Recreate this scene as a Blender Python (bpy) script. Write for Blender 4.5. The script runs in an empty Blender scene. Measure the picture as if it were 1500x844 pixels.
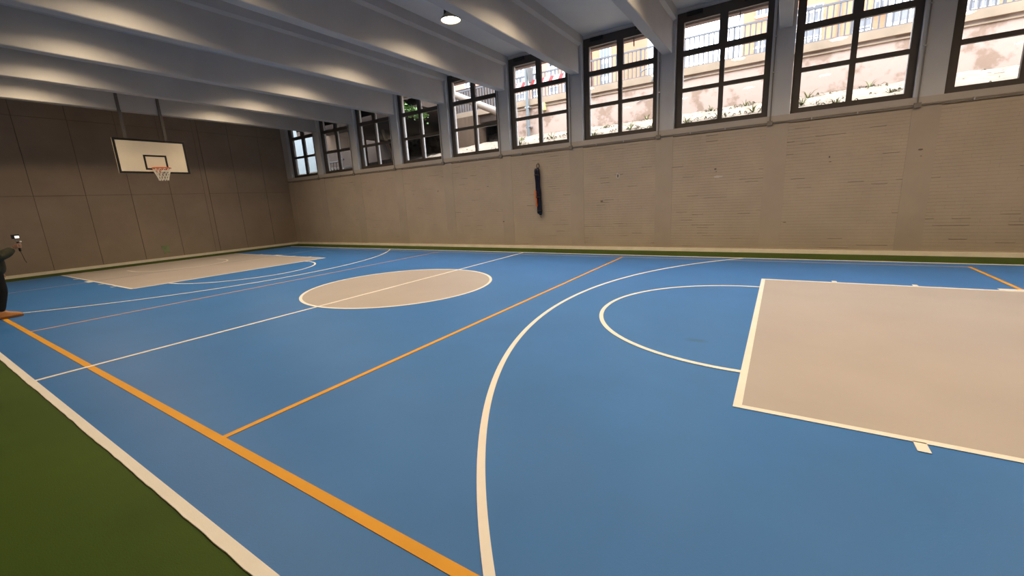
import bpy, math, random
from mathutils import Vector, Matrix, noise
R = random.Random(7)
S = bpy.context.scene
COL = S.collection
PI = math.pi

# ------------------------------------------------------------------ camera
cam_d = bpy.data.cameras.new('camera')
cam_d.sensor_fit = 'HORIZONTAL'; cam_d.sensor_width = 36.0
cam_d.lens = 608.82 / 1500 * 36.0
cam_d.clip_start = 0.05; cam_d.clip_end = 300
cam = bpy.data.objects.new('camera', cam_d); COL.objects.link(cam)
YAW, PITCH, ROLL = 0.57605, -0.2101, -0.05449
CAM = Vector((6.2118, -5.4211, 1.5347))
fwd = Vector((-math.sin(YAW)*math.cos(PITCH), math.cos(YAW)*math.cos(PITCH), math.sin(PITCH)))
rt = Vector((math.cos(YAW), math.sin(YAW), 0)); up = rt.cross(fwd)
r2 = math.cos(ROLL)*rt + math.sin(ROLL)*up; u2 = -math.sin(ROLL)*rt + math.cos(ROLL)*up
M = Matrix((r2, u2, -fwd)).transposed().to_4x4(); M.translation = CAM
cam.matrix_world = M
S.camera = cam

# ------------------------------------------------------------------ sky
W = bpy.data.worlds.new('world'); S.world = W; W.use_nodes = True
bg = W.node_tree.nodes['Background']                   # bright overcast sky, three times brighter overhead
nt = W.node_tree
_tc = nt.nodes.new('ShaderNodeTexCoord'); _sx = nt.nodes.new('ShaderNodeSeparateXYZ'); _mr = nt.nodes.new('ShaderNodeMapRange')
nt.links.new(_tc.outputs['Generated'], _sx.inputs[0]); nt.links.new(_sx.outputs['Z'], _mr.inputs[0])
_mr.inputs[3].default_value = 4.3; _mr.inputs[4].default_value = 12.9
nt.links.new(_mr.outputs[0], bg.inputs[1])
bg.inputs[0].default_value = (0.85, 0.91, 1.0, 1)

# ------------------------------------------------------------------ exposure
S.view_settings.view_transform = 'Standard'
S.view_settings.look = 'None'
S.view_settings.gamma = 1.0
S.view_settings.use_curve_mapping = False
S.view_settings.exposure = 0.18
LAMP_W = 45.0                                          # every bell lamp
LAMP_C = (1.0, 0.77, 0.50)

# ------------------------------------------------------------------ materials
def mat(name, col, rough=0.6, spec=0.4, var=0.0, scale=3.0, bump=0.0, bscale=60.0, metal=0.0, col2=None, detail=6, stretch=None, emit=None, es=0.0):
    m = bpy.data.materials.new(name); m.use_nodes = True
    nt = m.node_tree; b = nt.nodes['Principled BSDF']
    b.inputs['Base Color'].default_value = (*col, 1)
    b.inputs['Roughness'].default_value = rough
    b.inputs['Specular IOR Level'].default_value = spec
    b.inputs['Metallic'].default_value = metal
    tc = nt.nodes.new('ShaderNodeTexCoord')
    src = tc.outputs['Object']
    if stretch:
        mp = nt.nodes.new('ShaderNodeMapping'); mp.inputs['Scale'].default_value = stretch
        nt.links.new(src, mp.inputs[0]); src = mp.outputs[0]
    if var > 0 or col2:
        n = nt.nodes.new('ShaderNodeTexNoise'); n.inputs['Scale'].default_value = scale
        n.inputs['Detail'].default_value = detail; n.inputs['Roughness'].default_value = 0.6
        nt.links.new(src, n.inputs['Vector'])
        cr = nt.nodes.new('ShaderNodeValToRGB')
        c2 = col2 or tuple(min(1, c*(1+var)) for c in col)
        c1 = col if col2 else tuple(c*(1-var) for c in col)
        cr.color_ramp.elements[0].position = 0.3; cr.color_ramp.elements[1].position = 0.7
        cr.color_ramp.elements[0].color = (*c1, 1); cr.color_ramp.elements[1].color = (*c2, 1)
        nt.links.new(n.outputs['Fac'], cr.inputs[0]); nt.links.new(cr.outputs[0], b.inputs['Base Color'])
    if bump > 0:
        n2 = nt.nodes.new('ShaderNodeTexNoise'); n2.inputs['Scale'].default_value = bscale; n2.inputs['Detail'].default_value = 4
        nt.links.new(src, n2.inputs['Vector'])
        bp = nt.nodes.new('ShaderNodeBump'); bp.inputs['Strength'].default_value = bump; bp.inputs['Distance'].default_value = 0.01
        nt.links.new(n2.outputs['Fac'], bp.inputs['Height']); nt.links.new(bp.outputs[0], b.inputs['Normal'])
    if emit:
        b.inputs['Emission Color'].default_value = (*emit, 1); b.inputs['Emission Strength'].default_value = es
    return m

MT = {}
MT['blue'] = mat('blue_court_paint', (0.034, 0.172, 0.49), 0.42, 0.32, 0.06, 0.9, 0.10, 140)
MT['green'] = mat('green_court_paint', (0.042, 0.082, 0.004), 0.6, 0.2, 0.14, 1.3, 0.15, 140)
MT['grey_court'] = mat('grey_court_paint', (0.45, 0.405, 0.39), 0.40, 0.4, 0.06, 0.8, 0.10, 140)
MT['white_line'] = mat('white_line_paint', (0.86, 0.82, 0.77), 0.5, 0.4, 0.03, 4, 0.08, 140)
MT['orange_line'] = mat('orange_line_paint', (0.76, 0.35, 0.012), 0.5, 0.35, 0.05, 4, 0.08, 140)
MT['faded_line'] = mat('worn_grey_line_paint', (0.30, 0.29, 0.36), 0.5, 0.3, 0.08, 4)
MT['pale_orange'] = mat('glare_orange_line_paint', (0.60, 0.37, 0.25), 0.5, 0.35, 0.06, 4)  # same orange paint, pale window reflection mixed into its colour
MT['brick_paint'] = mat('taupe_painted_brick', (0.42, 0.35, 0.285), 0.6, 0.3, 0.07, 1.2, 0.25, 40)
MT['wall_paint'] = mat('taupe_wall_paint', (0.40, 0.335, 0.275), 0.6, 0.3, 0.08, 0.9, 0.12, 30)
MT['panel_paint'] = mat('brown_grey_panel_paint', (0.30, 0.238, 0.19), 0.6, 0.3, 0.10, 1.1, 0.12, 25)
MT['joint'] = mat('dark_wall_joint', (0.16, 0.125, 0.10), 0.8, 0.2, 0.1, 2)
MT['beam_paint'] = mat('grey_white_beam_paint', (0.45, 0.437, 0.437), 0.6, 0.3, 0.07, 1.0, 0.22, 14)
MT['white_conc'] = mat('white_painted_concrete', (0.58, 0.575, 0.575), 0.6, 0.3, 0.05, 1.0, 0.18, 18)
MT['grey_post'] = mat('pale_grey_post_paint', (0.50, 0.50, 0.52), 0.6, 0.3, 0.04, 1.5, 0.12, 18)
MT['sill'] = mat('taupe_sill_paint', (0.43, 0.385, 0.35), 0.6, 0.3, 0.05, 2, 0.12, 18)
MT['cream'] = mat('cream_skirting_paint', (0.84, 0.77, 0.66), 0.5, 0.4, 0.08, 3, 0.1, 30)
MT['frame'] = mat('dark_brown_window_metal', (0.062, 0.050, 0.045), 0.5, 0.4, 0.1, 5)
MT['bead'] = mat('pale_outer_window_bead', (0.62, 0.60, 0.58), 0.4, 0.4, 0.04, 6)
MT['black'] = mat('black_plastic', (0.012, 0.012, 0.013), 0.45, 0.4, 0.1, 8)
MT['conduit'] = mat('taupe_painted_conduit', (0.21, 0.185, 0.165), 0.45, 0.45, 0.08, 6)
MT['steel'] = mat('galvanised_steel', (0.42, 0.42, 0.43), 0.35, 0.5, 0.08, 9, metal=0.7)
MT['pole'] = mat('grey_painted_pole', (0.12, 0.11, 0.105), 0.5, 0.4, 0.08, 5)
MT['board'] = mat('white_backboard_laminate', (0.84, 0.76, 0.62), 0.45, 0.4, 0.04, 2)
MT['boardline'] = mat('black_board_paint', (0.012, 0.011, 0.011), 0.5, 0.4, 0.1, 6)
MT['rim'] = mat('orange_rim_paint', (0.72, 0.13, 0.03), 0.4, 0.5, 0.06, 9)
MT['net'] = mat('white_net_cord', (0.85, 0.82, 0.75), 0.8, 0.2, 0.05, 20)
MT['navy'] = mat('navy_vinyl', (0.004, 0.007, 0.028), 0.26, 0.5, 0.2, 7, 0.4, 16)
MT['orange_cloth'] = mat('orange_webbing', (0.62, 0.15, 0.03), 0.6, 0.3, 0.15, 12)
MT['bell'] = mat('grey_aluminium_bell', (0.30, 0.27, 0.25), 0.4, 0.5, 0.06, 8, metal=0.4)
MT['bracket'] = mat('dark_bracket_steel', (0.035, 0.033, 0.033), 0.5, 0.4, 0.1, 8)
MT['patch'] = mat('pale_plaster_patch', (0.52, 0.49, 0.46), 0.7, 0.2, 0.1, 14)
MT['greenpatch'] = mat('faded_green_paint', (0.24, 0.29, 0.17), 0.7, 0.2, 0.2, 9)
# outdoors
MT['dirt'] = mat('pale_dirt', (0.21, 0.155, 0.11), 0.95, 0.1, 0.0, 3.5, 0.6, 9, col2=(0.36, 0.29, 0.225))
MT['dirt_shade'] = mat('shaded_dirt', (0.05, 0.038, 0.028), 0.95, 0.1, 0.3, 3, 0.6, 9)  # dirt again, its colour darkened to stand for shade under the deck
MT['stained'] = mat('stained_pink_concrete', (0.29, 0.20, 0.15), 0.9, 0.15, 0.0, 1.3, 0.3, 8, col2=(0.44, 0.325, 0.27))
for n_ in MT['stained'].node_tree.nodes:
    if n_.type == 'VALTORGB': n_.color_ramp.elements[0].position = .40; n_.color_ramp.elements[1].position = .47
MT['coping'] = mat('tan_coping_concrete', (0.30, 0.225, 0.16), 0.9, 0.15, 0.12, 1.5, 0.2, 10)
MT['coping_dark'] = mat('brown_eave_paint', (0.22, 0.16, 0.14), 0.8, 0.2, 0.1, 2)
MT['rail_metal'] = mat('grey_railing_paint', (0.10, 0.10, 0.11), 0.5, 0.4, 0.05, 5)
MT['street'] = mat('pale_street_paving', (0.30, 0.26, 0.22), 0.9, 0.15, 0.1, 1)
MT['bricko'] = mat('orange_facade_brick', (0.40, 0.215, 0.13), 0.9, 0.15, 0.12, 3, stretch=(1, 1, 6))
MT['brickp'] = mat('pink_facade_brick', (0.42, 0.22, 0.17), 0.9, 0.15, 0.12, 3, stretch=(1, 1, 6))
MT['facade_white'] = mat('white_facade_render', (0.78, 0.77, 0.75), 0.8, 0.2, 0.04, 2)
MT['pane_dark'] = mat('grey_window_pane', (0.16, 0.16, 0.18), 0.25, 0.5, 0.15, 1)
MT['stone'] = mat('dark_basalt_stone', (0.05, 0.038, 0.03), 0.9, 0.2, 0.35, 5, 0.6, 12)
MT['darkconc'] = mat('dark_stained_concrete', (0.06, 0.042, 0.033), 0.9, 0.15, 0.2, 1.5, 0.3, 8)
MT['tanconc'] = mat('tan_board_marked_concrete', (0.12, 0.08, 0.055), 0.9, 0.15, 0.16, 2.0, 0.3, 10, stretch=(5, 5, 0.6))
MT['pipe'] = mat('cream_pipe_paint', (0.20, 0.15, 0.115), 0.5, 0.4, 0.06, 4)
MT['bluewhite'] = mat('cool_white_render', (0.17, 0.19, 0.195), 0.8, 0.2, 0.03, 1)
MT['leaf'] = mat('green_leaf', (0.13, 0.25, 0.05), 0.55, 0.35, 0.3, 4)
MT['weed'] = mat('dry_olive_weed', (0.20, 0.21, 0.095), 0.8, 0.2, 0.25, 6)
MT['litter'] = mat('dry_brown_litter', (0.10, 0.085, 0.05), 0.9, 0.1, 0.35, 5)
MT['wood'] = mat('weathered_timber', (0.14, 0.10, 0.075), 0.8, 0.2, 0.2, 3, stretch=(6, 6, 1))
MT['red'] = mat('red_barrier_paint', (0.62, 0.05, 0.05), 0.5, 0.4, 0.05, 5)
MT['yellow'] = mat('yellow_green_box_paint', (0.62, 0.62, 0.25), 0.6, 0.3, 0.05, 5)
# person
MT['skin'] = mat('skin', (0.42, 0.23, 0.15), 0.5, 0.4, 0.06, 12)
MT['jacket'] = mat('dark_olive_jacket', (0.030, 0.030, 0.017), 0.75, 0.25, 0.2, 10, 0.4, 30)
MT['trouser'] = mat('black_trousers', (0.012, 0.012, 0.013), 0.85, 0.2, 0.2, 10)
MT['shoe'] = mat('tan_leather', (0.46, 0.20, 0.06), 0.55, 0.35, 0.1, 12)
MT['sole'] = mat('brown_rubber_sole', (0.20, 0.09, 0.035), 0.8, 0.2, 0.1, 12)
MT['hair'] = mat('dark_brown_hair', (0.025, 0.016, 0.011), 0.6, 0.3, 0.2, 30)
MT['eye'] = mat('eye_white', (0.7, 0.68, 0.65), 0.3, 0.5, 0.02, 8)
MT['lip'] = mat('lip', (0.34, 0.13, 0.10), 0.5, 0.4, 0.05, 8)
MT['screen'] = mat('lit_screen', (0.5, 0.5, 0.5), 0.3, 0.5, 0.0, emit=(1.0, 0.93, 0.85), es=0.9)
MT['lens'] = mat('lit_lamp_lens', (0.9, 0.88, 0.8), 0.5, 0.3, 0.0, emit=(1.0, 0.80, 0.50), es=14.0)

def glass():
    m = bpy.data.materials.new('clear_window_glass'); m.use_nodes = True
    nt = m.node_tree; nt.nodes.clear()
    o = nt.nodes.new('ShaderNodeOutputMaterial'); mx = nt.nodes.new('ShaderNodeMixShader')
    t = nt.nodes.new('ShaderNodeBsdfTransparent'); g = nt.nodes.new('ShaderNodeBsdfGlossy')
    f = nt.nodes.new('ShaderNodeFresnel'); ge = nt.nodes.new('ShaderNodeNewGeometry')
    ir = nt.nodes.new('ShaderNodeMapRange'); ir.inputs[3].default_value = 1.45; ir.inputs[4].default_value = 1/1.45   # same reflectance on both faces of a thin pane
    nt.links.new(ge.outputs['Backfacing'], ir.inputs[0]); nt.links.new(ir.outputs[0], f.inputs[0])
    g.inputs['Roughness'].default_value = 0.02
    t.inputs[0].default_value = (0.95, 0.96, 0.96, 1)
    nt.links.new(f.outputs[0], mx.inputs[0]); nt.links.new(t.outputs[0], mx.inputs[1]); nt.links.new(g.outputs[0], mx.inputs[2])
    nt.links.new(mx.outputs[0], o.inputs[0]); return m
MT['glass'] = glass()

def scuff(m, px, py, ax, ay, col):
    """a worn smear with a shape of its own in a floor paint"""
    nt = m.node_tree; b = nt.nodes['Principled BSDF']
    prev = b.inputs['Base Color'].links[0].from_socket
    tc = nt.nodes.new('ShaderNodeTexCoord'); mp = nt.nodes.new('ShaderNodeMapping')
    mp.inputs['Location'].default_value = (-px/ax, -py/ay, 0); mp.inputs['Scale'].default_value = (1/ax, 1/ay, 0)
    nt.links.new(tc.outputs['Object'], mp.inputs[0])
    n = nt.nodes.new('ShaderNodeTexNoise'); n.inputs['Scale'].default_value = 6; nt.links.new(tc.outputs['Object'], n.inputs['Vector'])
    ln = nt.nodes.new('ShaderNodeVectorMath'); ln.operation = 'LENGTH'; nt.links.new(mp.outputs[0], ln.inputs[0])
    ad = nt.nodes.new('ShaderNodeMath'); ad.operation = 'MULTIPLY_ADD'; ad.inputs[1].default_value = 1.6; nt.links.new(n.outputs['Fac'], ad.inputs[0])
    nt.links.new(ln.outputs['Value'], ad.inputs[2])
    mr = nt.nodes.new('ShaderNodeMapRange'); mr.inputs[1].default_value = 1.0; mr.inputs[2].default_value = 1.75; mr.inputs[3].default_value = 0.65; mr.inputs[4].default_value = 0
    nt.links.new(ad.outputs[0], mr.inputs[0])
    mx = nt.nodes.new('ShaderNodeMix'); mx.data_type = 'RGBA'
    nt.links.new(mr.outputs[0], mx.inputs[0]); nt.links.new(prev, mx.inputs[6]); mx.inputs[7].default_value = (*col, 1)
    nt.links.new(mx.outputs[2], b.inputs['Base Color'])
scuff(MT['blue'], 5.55, -0.98, 0.17, 0.07, (0.03, 0.12, 0.26))

# ------------------------------------------------------------------ mesh helpers
class MB:
    def __init__(s): s.v = []; s.f = []
    def add(s, vs, fs):
        o = len(s.v); s.v += [tuple(v) for v in vs]; s.f += [tuple(i+o for i in f) for f in fs]; return s
    def box(s, x0, x1, y0, y1, z0, z1):
        return s.add([(x0,y0,z0),(x1,y0,z0),(x1,y1,z0),(x0,y1,z0),(x0,y0,z1),(x1,y0,z1),(x1,y1,z1),(x0,y1,z1)],
                     [(3,2,1,0),(4,5,6,7),(0,1,5,4),(1,2,6,5),(2,3,7,6),(3,0,4,7)])
    def prism(s, pts, z0, z1):
        n = len(pts)
        return s.add([(x,y,z0) for x,y in pts]+[(x,y,z1) for x,y in pts],
                     [tuple(range(n-1,-1,-1)), tuple(range(n,2*n))]+[(i,(i+1)%n,n+(i+1)%n,n+i) for i in range(n)])
    def strip(s, inner, outer, z0, z1):
        """thin band between two polylines of the same length"""
        n = len(inner); vs = []
        for z in (z0, z1): vs += [(x,y,z) for x,y in inner] + [(x,y,z) for x,y in outer]
        fs = []
        for i in range(n-1):
            a, b, c, d = i, i+1, n+i+1, n+i
            fs += [(d,c,b,a), (2*n+a,2*n+b,2*n+c,2*n+d), (a,b,2*n+b,2*n+a), (c,d,2*n+d,2*n+c)]
        fs += [(0,2*n,3*n,n), (n-1,2*n-1,4*n-1,3*n-1)]
        return s.add(vs, fs)
    def extrude_y(s, prof, y0, y1):
        """profile in x,z extruded along y"""
        n = len(prof)
        return s.add([(x,y0,z) for x,z in prof]+[(x,y1,z) for x,z in prof],
                     [tuple(range(n)), tuple(range(2*n-1,n-1,-1))]+[(i,n+i,n+(i+1)%n,(i+1)%n) for i in range(n)])
    def tube(s, path, r, n=8, cap=True):
        P = [Vector(p) for p in path]; rs = r if isinstance(r, (list,tuple)) else [r]*len(P)
        vs = []; ref = None
        for i, p in enumerate(P):
            t = (P[min(i+1,len(P)-1)]-P[max(i-1,0)]).normalized()
            if ref is None:
                ref = Vector((0,0,1)) if abs(t.z) < .9 else Vector((1,0,0))
            a = t.cross(ref)
            if a.length < 1e-5: a = t.cross(Vector((0.3,1,0.2)))
            a.normalize(); b = t.cross(a).normalized(); ref = -b if False else a.cross(t).normalized()
            for k in range(n):
                w = 2*PI*k/n; vs.append(p + rs[i]*(math.cos(w)*a+math.sin(w)*b))
        fs = []
        for i in range(len(P)-1):
            for k in range(n):
                k2 = (k+1)%n; fs.append((i*n+k, i*n+k2, (i+1)*n+k2, (i+1)*n+k))
        if cap: fs += [tuple(range(n-1,-1,-1)), tuple(range((len(P)-1)*n, len(P)*n))]
        return s.add(vs, fs)
    def lathe(s, prof, c, n=24, close=True):
        """profile of (r,z) about a vertical axis at c"""
        vs = []
        for r, z in prof:
            for k in range(n):
                w = 2*PI*k/n; vs.append((c[0]+r*math.cos(w), c[1]+r*math.sin(w), c[2]+z))
        fs = []
        for i in range(len(prof)-1):
            for k in range(n):
                k2 = (k+1)%n; fs.append((i*n+k, i*n+k2, (i+1)*n+k2, (i+1)*n+k))
        if close: fs += [tuple(range(n-1,-1,-1)), tuple(range((len(prof)-1)*n, len(prof)*n))]
        return s.add(vs, fs)
    def ball(s, c, r, n=12, m=8):
        rx, ry, rz = r if isinstance(r, (list,tuple)) else (r,r,r)
        vs = [(c[0],c[1],c[2]-rz)]
        for i in range(1, m):
            a = -PI/2+PI*i/m
            for k in range(n):
                w = 2*PI*k/n; vs.append((c[0]+rx*math.cos(a)*math.cos(w), c[1]+ry*math.cos(a)*math.sin(w), c[2]+rz*math.sin(a)))
        vs.append((c[0],c[1],c[2]+rz)); L = len(vs)-1; fs = []
        for k in range(n):
            k2 = (k+1)%n; fs.append((0,1+k2,1+k)); fs.append((L, L-n+k, L-n+k2))
            for i in range(m-2): fs.append((1+i*n+k, 1+i*n+k2, 1+(i+1)*n+k2, 1+(i+1)*n+k))
        return s.add(vs, fs)
    def mesh(s, name, m, off=Vector((0,0,0)), smooth=False):
        me = bpy.data.meshes.new(name)
        me.from_pydata([(v[0]-off[0], v[1]-off[1], v[2]-off[2]) for v in s.v], [], s.f)
        import bmesh
        b = bmesh.new(); b.from_mesh(me); bmesh.ops.recalc_face_normals(b, faces=b.faces); b.to_mesh(me); b.free()
        me.materials.append(m)
        if smooth:
            me.polygons.foreach_set('use_smooth', [True]*len(me.polygons))
            try: me.set_sharp_from_angle(angle=math.radians(40))
            except Exception: pass
        me.update(); return me
    def build(s, name, m, parent=None, smooth=False, loc=None):
        """links the collected shapes, given in world coordinates, as ONE object"""
        if parent is not None:
            off = wloc(parent)
        else:
            off = Vector(loc) if loc is not None else Vector((0,0,0))
        o = bpy.data.objects.new(name, s.mesh(name, m, off, smooth))
        if parent is not None: o.parent = parent
        else: o.location = off
        COL.objects.link(o); return o
def wloc(o):
    v = Vector((0,0,0))
    while o is not None: v = v + o.location; o = o.parent
    return v
def tag(o, label, cat, group=None, kind=None):
    o['label'] = label; o['category'] = cat
    if group: o['group'] = group
    if kind: o['kind'] = kind
    return o
def thing(name, label, cat, loc, group=None):
    o = bpy.data.objects.new(name, None); o.empty_display_size = 0.1; COL.objects.link(o); o.location = loc
    return tag(o, label, cat, group)
def struct(o): o['kind'] = 'structure'; return o
def piece(src, parent, loc):
    """another copy of a part, sharing its mesh"""
    o = src.copy(); o.parent = parent; o.location = loc; COL.objects.link(o); return o
def copy_tree(o, parent=None):
    c = o.copy(); COL.objects.link(c)
    if parent: c.parent = parent
    for ch in [x for x in o.children]: copy_tree(ch, c)
    return c

# ------------------------------------------------------------------ measures
YW = 5.87            # inside face of the window wall
XL, XR = -13.2, 13.2
YF = -6.45           # wall behind the camera
ZC = 5.66            # ceiling
P0, PITCHW = 3.645, 2.38          # a post centre and the bay
posts = [P0 + PITCHW*k for k in range(-7, 5)]
KC = 0.131           # centre line of the hoops

# ------------------------------------------------------------------ floor and court paint
fl = struct(MB().box(XL-.3, XR+.3, YF-.3, YW+.4, -.25, 0).build('floor', MT['green']))
Z = [0.0, .003, .0045, .006, .0075]
NP = [0]
def fpart(name, mb, m, label=None):
    if name != 'key_mark': NP[0] += 1
    e = .0001*NP[0]                          # coats of paint lie one over another
    mb.v = [(v[0], v[1], v[2]+e) if v[2] > .0001 else v for v in mb.v]
    o = mb.build(name, MT[m], fl)
    if label: o['label'] = label
    return o
YN, YFW = -4.767, 4.903
fpart('court_surface', MB().box(-12.1, 12.1, YN-.02, YFW+.02, 0, Z[1]), 'blue', 'blue painted playing court')
XF = 6.017
def circ(cx, cy, r, a0, a1, n): return [(cx+r*math.cos(a0+(a1-a0)*i/n), cy+r*math.sin(a0+(a1-a0)*i/n)) for i in range(n+1)]
fpart('key_area', MB().box(XF, 12.1, KC-2.45, KC+2.45, Z[1], Z[2]), 'grey_court', 'grey key at the near right end')
fpart('key_area', MB().box(-12.1, -XF-.05, KC-2.45, KC+2.45, Z[1], Z[2]), 'grey_court', 'grey key under the far hoop')
fpart('circle_area', MB().prism(circ(0, KC, 1.79, 0, 2*PI, 96)[:-1], Z[1], Z[2]), 'grey_court', 'grey centre circle')
def arcline(name, cx, cy, r, a0, a1, n, z, m='white_line', w=.05, label=None):
    return fpart(name, MB().strip(circ(cx, cy, r-w, a0, a1, n), circ(cx, cy, r, a0, a1, n), Z[1], z), m, label)
def bar(name, x0, x1, y0, y1, z, m='white_line', label=None):
    return fpart(name, MB().box(x0, x1, y0, y1, Z[1], z), m, label)
# orange volleyball lines
for y, l, m_ in ((-4.345, 'orange side line near the camera', 'orange_line'), (4.547, 'thin worn side line along the window wall', 'faded_line')):
    bar('volleyball_line', -9, 9, y-.03, y+.03, Z[3], m_, l)
for x in (-3, 3.01, -8.97, 8.97):
    bar('volleyball_line', x-.025, x+.025, -4.345, 4.547, Z[3], 'orange_line' if x > 0 else 'pale_orange' if x > -5 else 'faded_line')
# white basketball lines
def ragged(y, out, seed):
    rr = random.Random(seed); n = 420; xs = [-12.1+24.2*i/n for i in range(n+1)]
    a = [(x, y) for x in xs]
    b = [(x, y+out+math.copysign(.006, out)*(noise.noise((x*2.1, seed, 0))+.7*noise.noise((x*9, seed, 3)))) for x in xs]
    return a, b
a, b = ragged(YN+.025, -.058, 1.7); fpart('side_line', MB().strip(a, b, 0, Z[4]), 'white_line', 'white side line with a ragged outer edge')
a, b = ragged(YFW-.025, .055, 5.2); fpart('side_line', MB().strip(a, b, 0, Z[4]), 'white_line', 'white side line along the window wall')
bar('halfway_line', -.025, .025, YN+.02, YFW-.02, Z[4])
arcline('circle_line', 0, KC, 1.8, 0, 2*PI, 128, Z[3])
def arc_to(cx, r, sgn):
    h = math.asin((YFW-.03-KC)/r); l = math.asin((YN+.03-KC)/r)
    return (PI-h, PI-l) if sgn > 0 else (l, h)
a0, a1 = arc_to(10.13, 6.5835, 1); arcline('three_point_line', 10.13, KC, 6.5835, a0, a1, 160, Z[4], label='white three-point arc in the foreground')
a0, a1 = arc_to(-10.18, 6.58, -1); arcline('three_point_line', -10.18, KC, 6.58, a0, a1, 160, Z[4], label='white three-point arc at the far end')
arcline('free_throw_arc', XF, KC, 1.8, PI/2, 3*PI/2, 80, Z[4])
arcline('free_throw_arc', -XF-.05, KC, 1.76, -PI/2, PI/2, 80, Z[4])
for sx in (1, -1):
    xf = XF if sx > 0 else XF+.05
    lo, hi = sorted((sx*xf, sx*12.05))
    bar('key_line', *sorted((sx*xf, sx*(xf+.055))), KC-2.45, KC+2.45, Z[3])
    for sy in (1, -1):
        bar('key_line', lo, hi, *sorted((KC+sy*2.4, KC+sy*2.45)), Z[3])
        for xa, xb in ((6.965, 7.025), (7.90, 7.955), (8.75, 9.15), (10.1, 10.16)):
            d = 0 if sx > 0 else .06
            bar('key_mark', *sorted((sx*(xa+d), sx*(xb+d))), *sorted((KC+sy*2.44, KC+sy*2.555)), Z[3])
for sx in (1, -1):
    cx = sx*10.22
    a = (PI/2, 3*PI/2) if sx > 0 else (-PI/2, PI/2)
    inner = circ(cx, KC, 1.22, a[0], a[1], 50); outer = circ(cx, KC, 1.27, a[0], a[1], 50)
    e = cx + sx*.55
    i2 = [(e, inner[0][1])]+inner+[(e, inner[-1][1])]; o2 = [(e, outer[0][1])]+outer+[(e, outer[-1][1])]
    fpart('restricted_arc', MB().strip(i2, o2, Z[2], Z[3]), 'white_line')

# ------------------------------------------------------------------ window wall (wall_back)
wb = MB()
wb.box(XL-.3, XR+.3, YW+.03, YW+.38, -.2, 2.88)             # wall behind the bricks
PW = .205                                                   # half a post
for x in posts: wb.box(x-PW, x+PW, YW, YW+.035, 0, 2.88)    # columns between the brick fields
wall_back = struct(wb.build('wall_back', MT['wall_paint']))
for i, x in enumerate(posts):
    o = MB().box(x-PW, x+PW, YW, YW+.38, 3.01, ZC+.01).build('window_post', MT['grey_post'], wall_back)
o = MB().box(XL-.3, XR+.3, YW+.12, YW+.38, 5.575, ZC+.01).build('window_header', MT['grey_post'], wall_back)
# bricks: thinly painted, laid in the fields between the columns
bk = MB(); rb = random.Random(3)
edges = [XL] + posts + [XR]
CH = .0655
for i in range(len(edges)-1):
    xa = edges[i] + (PW if i > 0 else 0); xb = edges[i+1] - (PW if i < len(edges)-2 else 0)
    if xb - xa < .1: continue
    rows = int(2.88/CH)
    for r_ in range(rows):
        z0 = r_*CH; x = xa - (.125 if r_ % 2 else 0)
        while x < xb-.01:
            p, q = max(x, xa), min(x+.25, xb)
            if q-p > .02:
                d = YW + .004 + rb.uniform(-.0014, .0014)
                tick = noise.noise((p*.5, z0*1.5, 3)) > -.1 and rb.random() < .09
                g = .0003; gz = .009 if tick else .0016; bk_ = YW+.017 if tick else YW+.0068
                bk.add([(p+g,d,z0+gz),(q-g,d,z0+gz),(q-g,d,z0+CH-.002),(p+g,d,z0+CH-.002),
                        (p,bk_,z0),(q,bk_,z0),(q,bk_,z0+CH),(p,bk_,z0+CH)],
                       [(0,1,2,3),(4,5,1,0),(5,6,2,1),(6,7,3,2),(7,4,0,3)])
            x += .25
bo = bk.build('brick_facing', MT['brick_paint'], wall_back); bo['kind'] = 'stuff'
# repairs in the plaster
def blob(name, x, z, w, h, m, seed):
    rr = random.Random(seed); n = 16; vs = []
    for y in (YW-.004, YW+.008):
        rr = random.Random(seed)
        for k in range(n):
            a = 2*PI*k/n; f = rr.uniform(.8, 1.1); vs.append((x+w*f*math.cos(a), y, z+h*f*math.sin(a)))
    return MB().add(vs, [tuple(range(n)), tuple(range(2*n-1,n-1,-1))]+[(k,(k+1)%n,n+(k+1)%n,n+k) for k in range(n)]).build(name, MT[m], wall_back)
blob('plaster_patch', 4.9, 1.80, .11, .03, 'patch', 1)['label'] = 'pale oval plaster patch'
blob('plaster_patch', 2.46, 2.0, .05, .085, 'patch', 2)['label'] = 'upright plaster repair with a dark slot'
blob('plaster_slot', 2.46, 2.0, .018, .05, 'joint', 3)
for i, (x, z) in enumerate([(-4.0,1.95), (-5.2,1.9), (2.0,1.35), (4.85,1.92), (4.83,1.98), (-1.85,1.98), (7.0,2.05), (7.02,1.95), (8.4,2.05), (8.42,1.93), (-1.3,.85), (6.3,.7)]):
    blob('wall_hole', x, z, .014+.012*(i % 3), .008+.012*((i+1) % 2), 'joint', 20+i)
struct(MB().box(XL, XR, YW-.006, YW+.1, 2.885, 3.012).build('trim_1', MT['sill']))
struct(MB().box(XL+.02, XR-.02, YW-.022, YW+.005, 0, .088).build('baseboard_back', MT['cream']))

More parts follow.
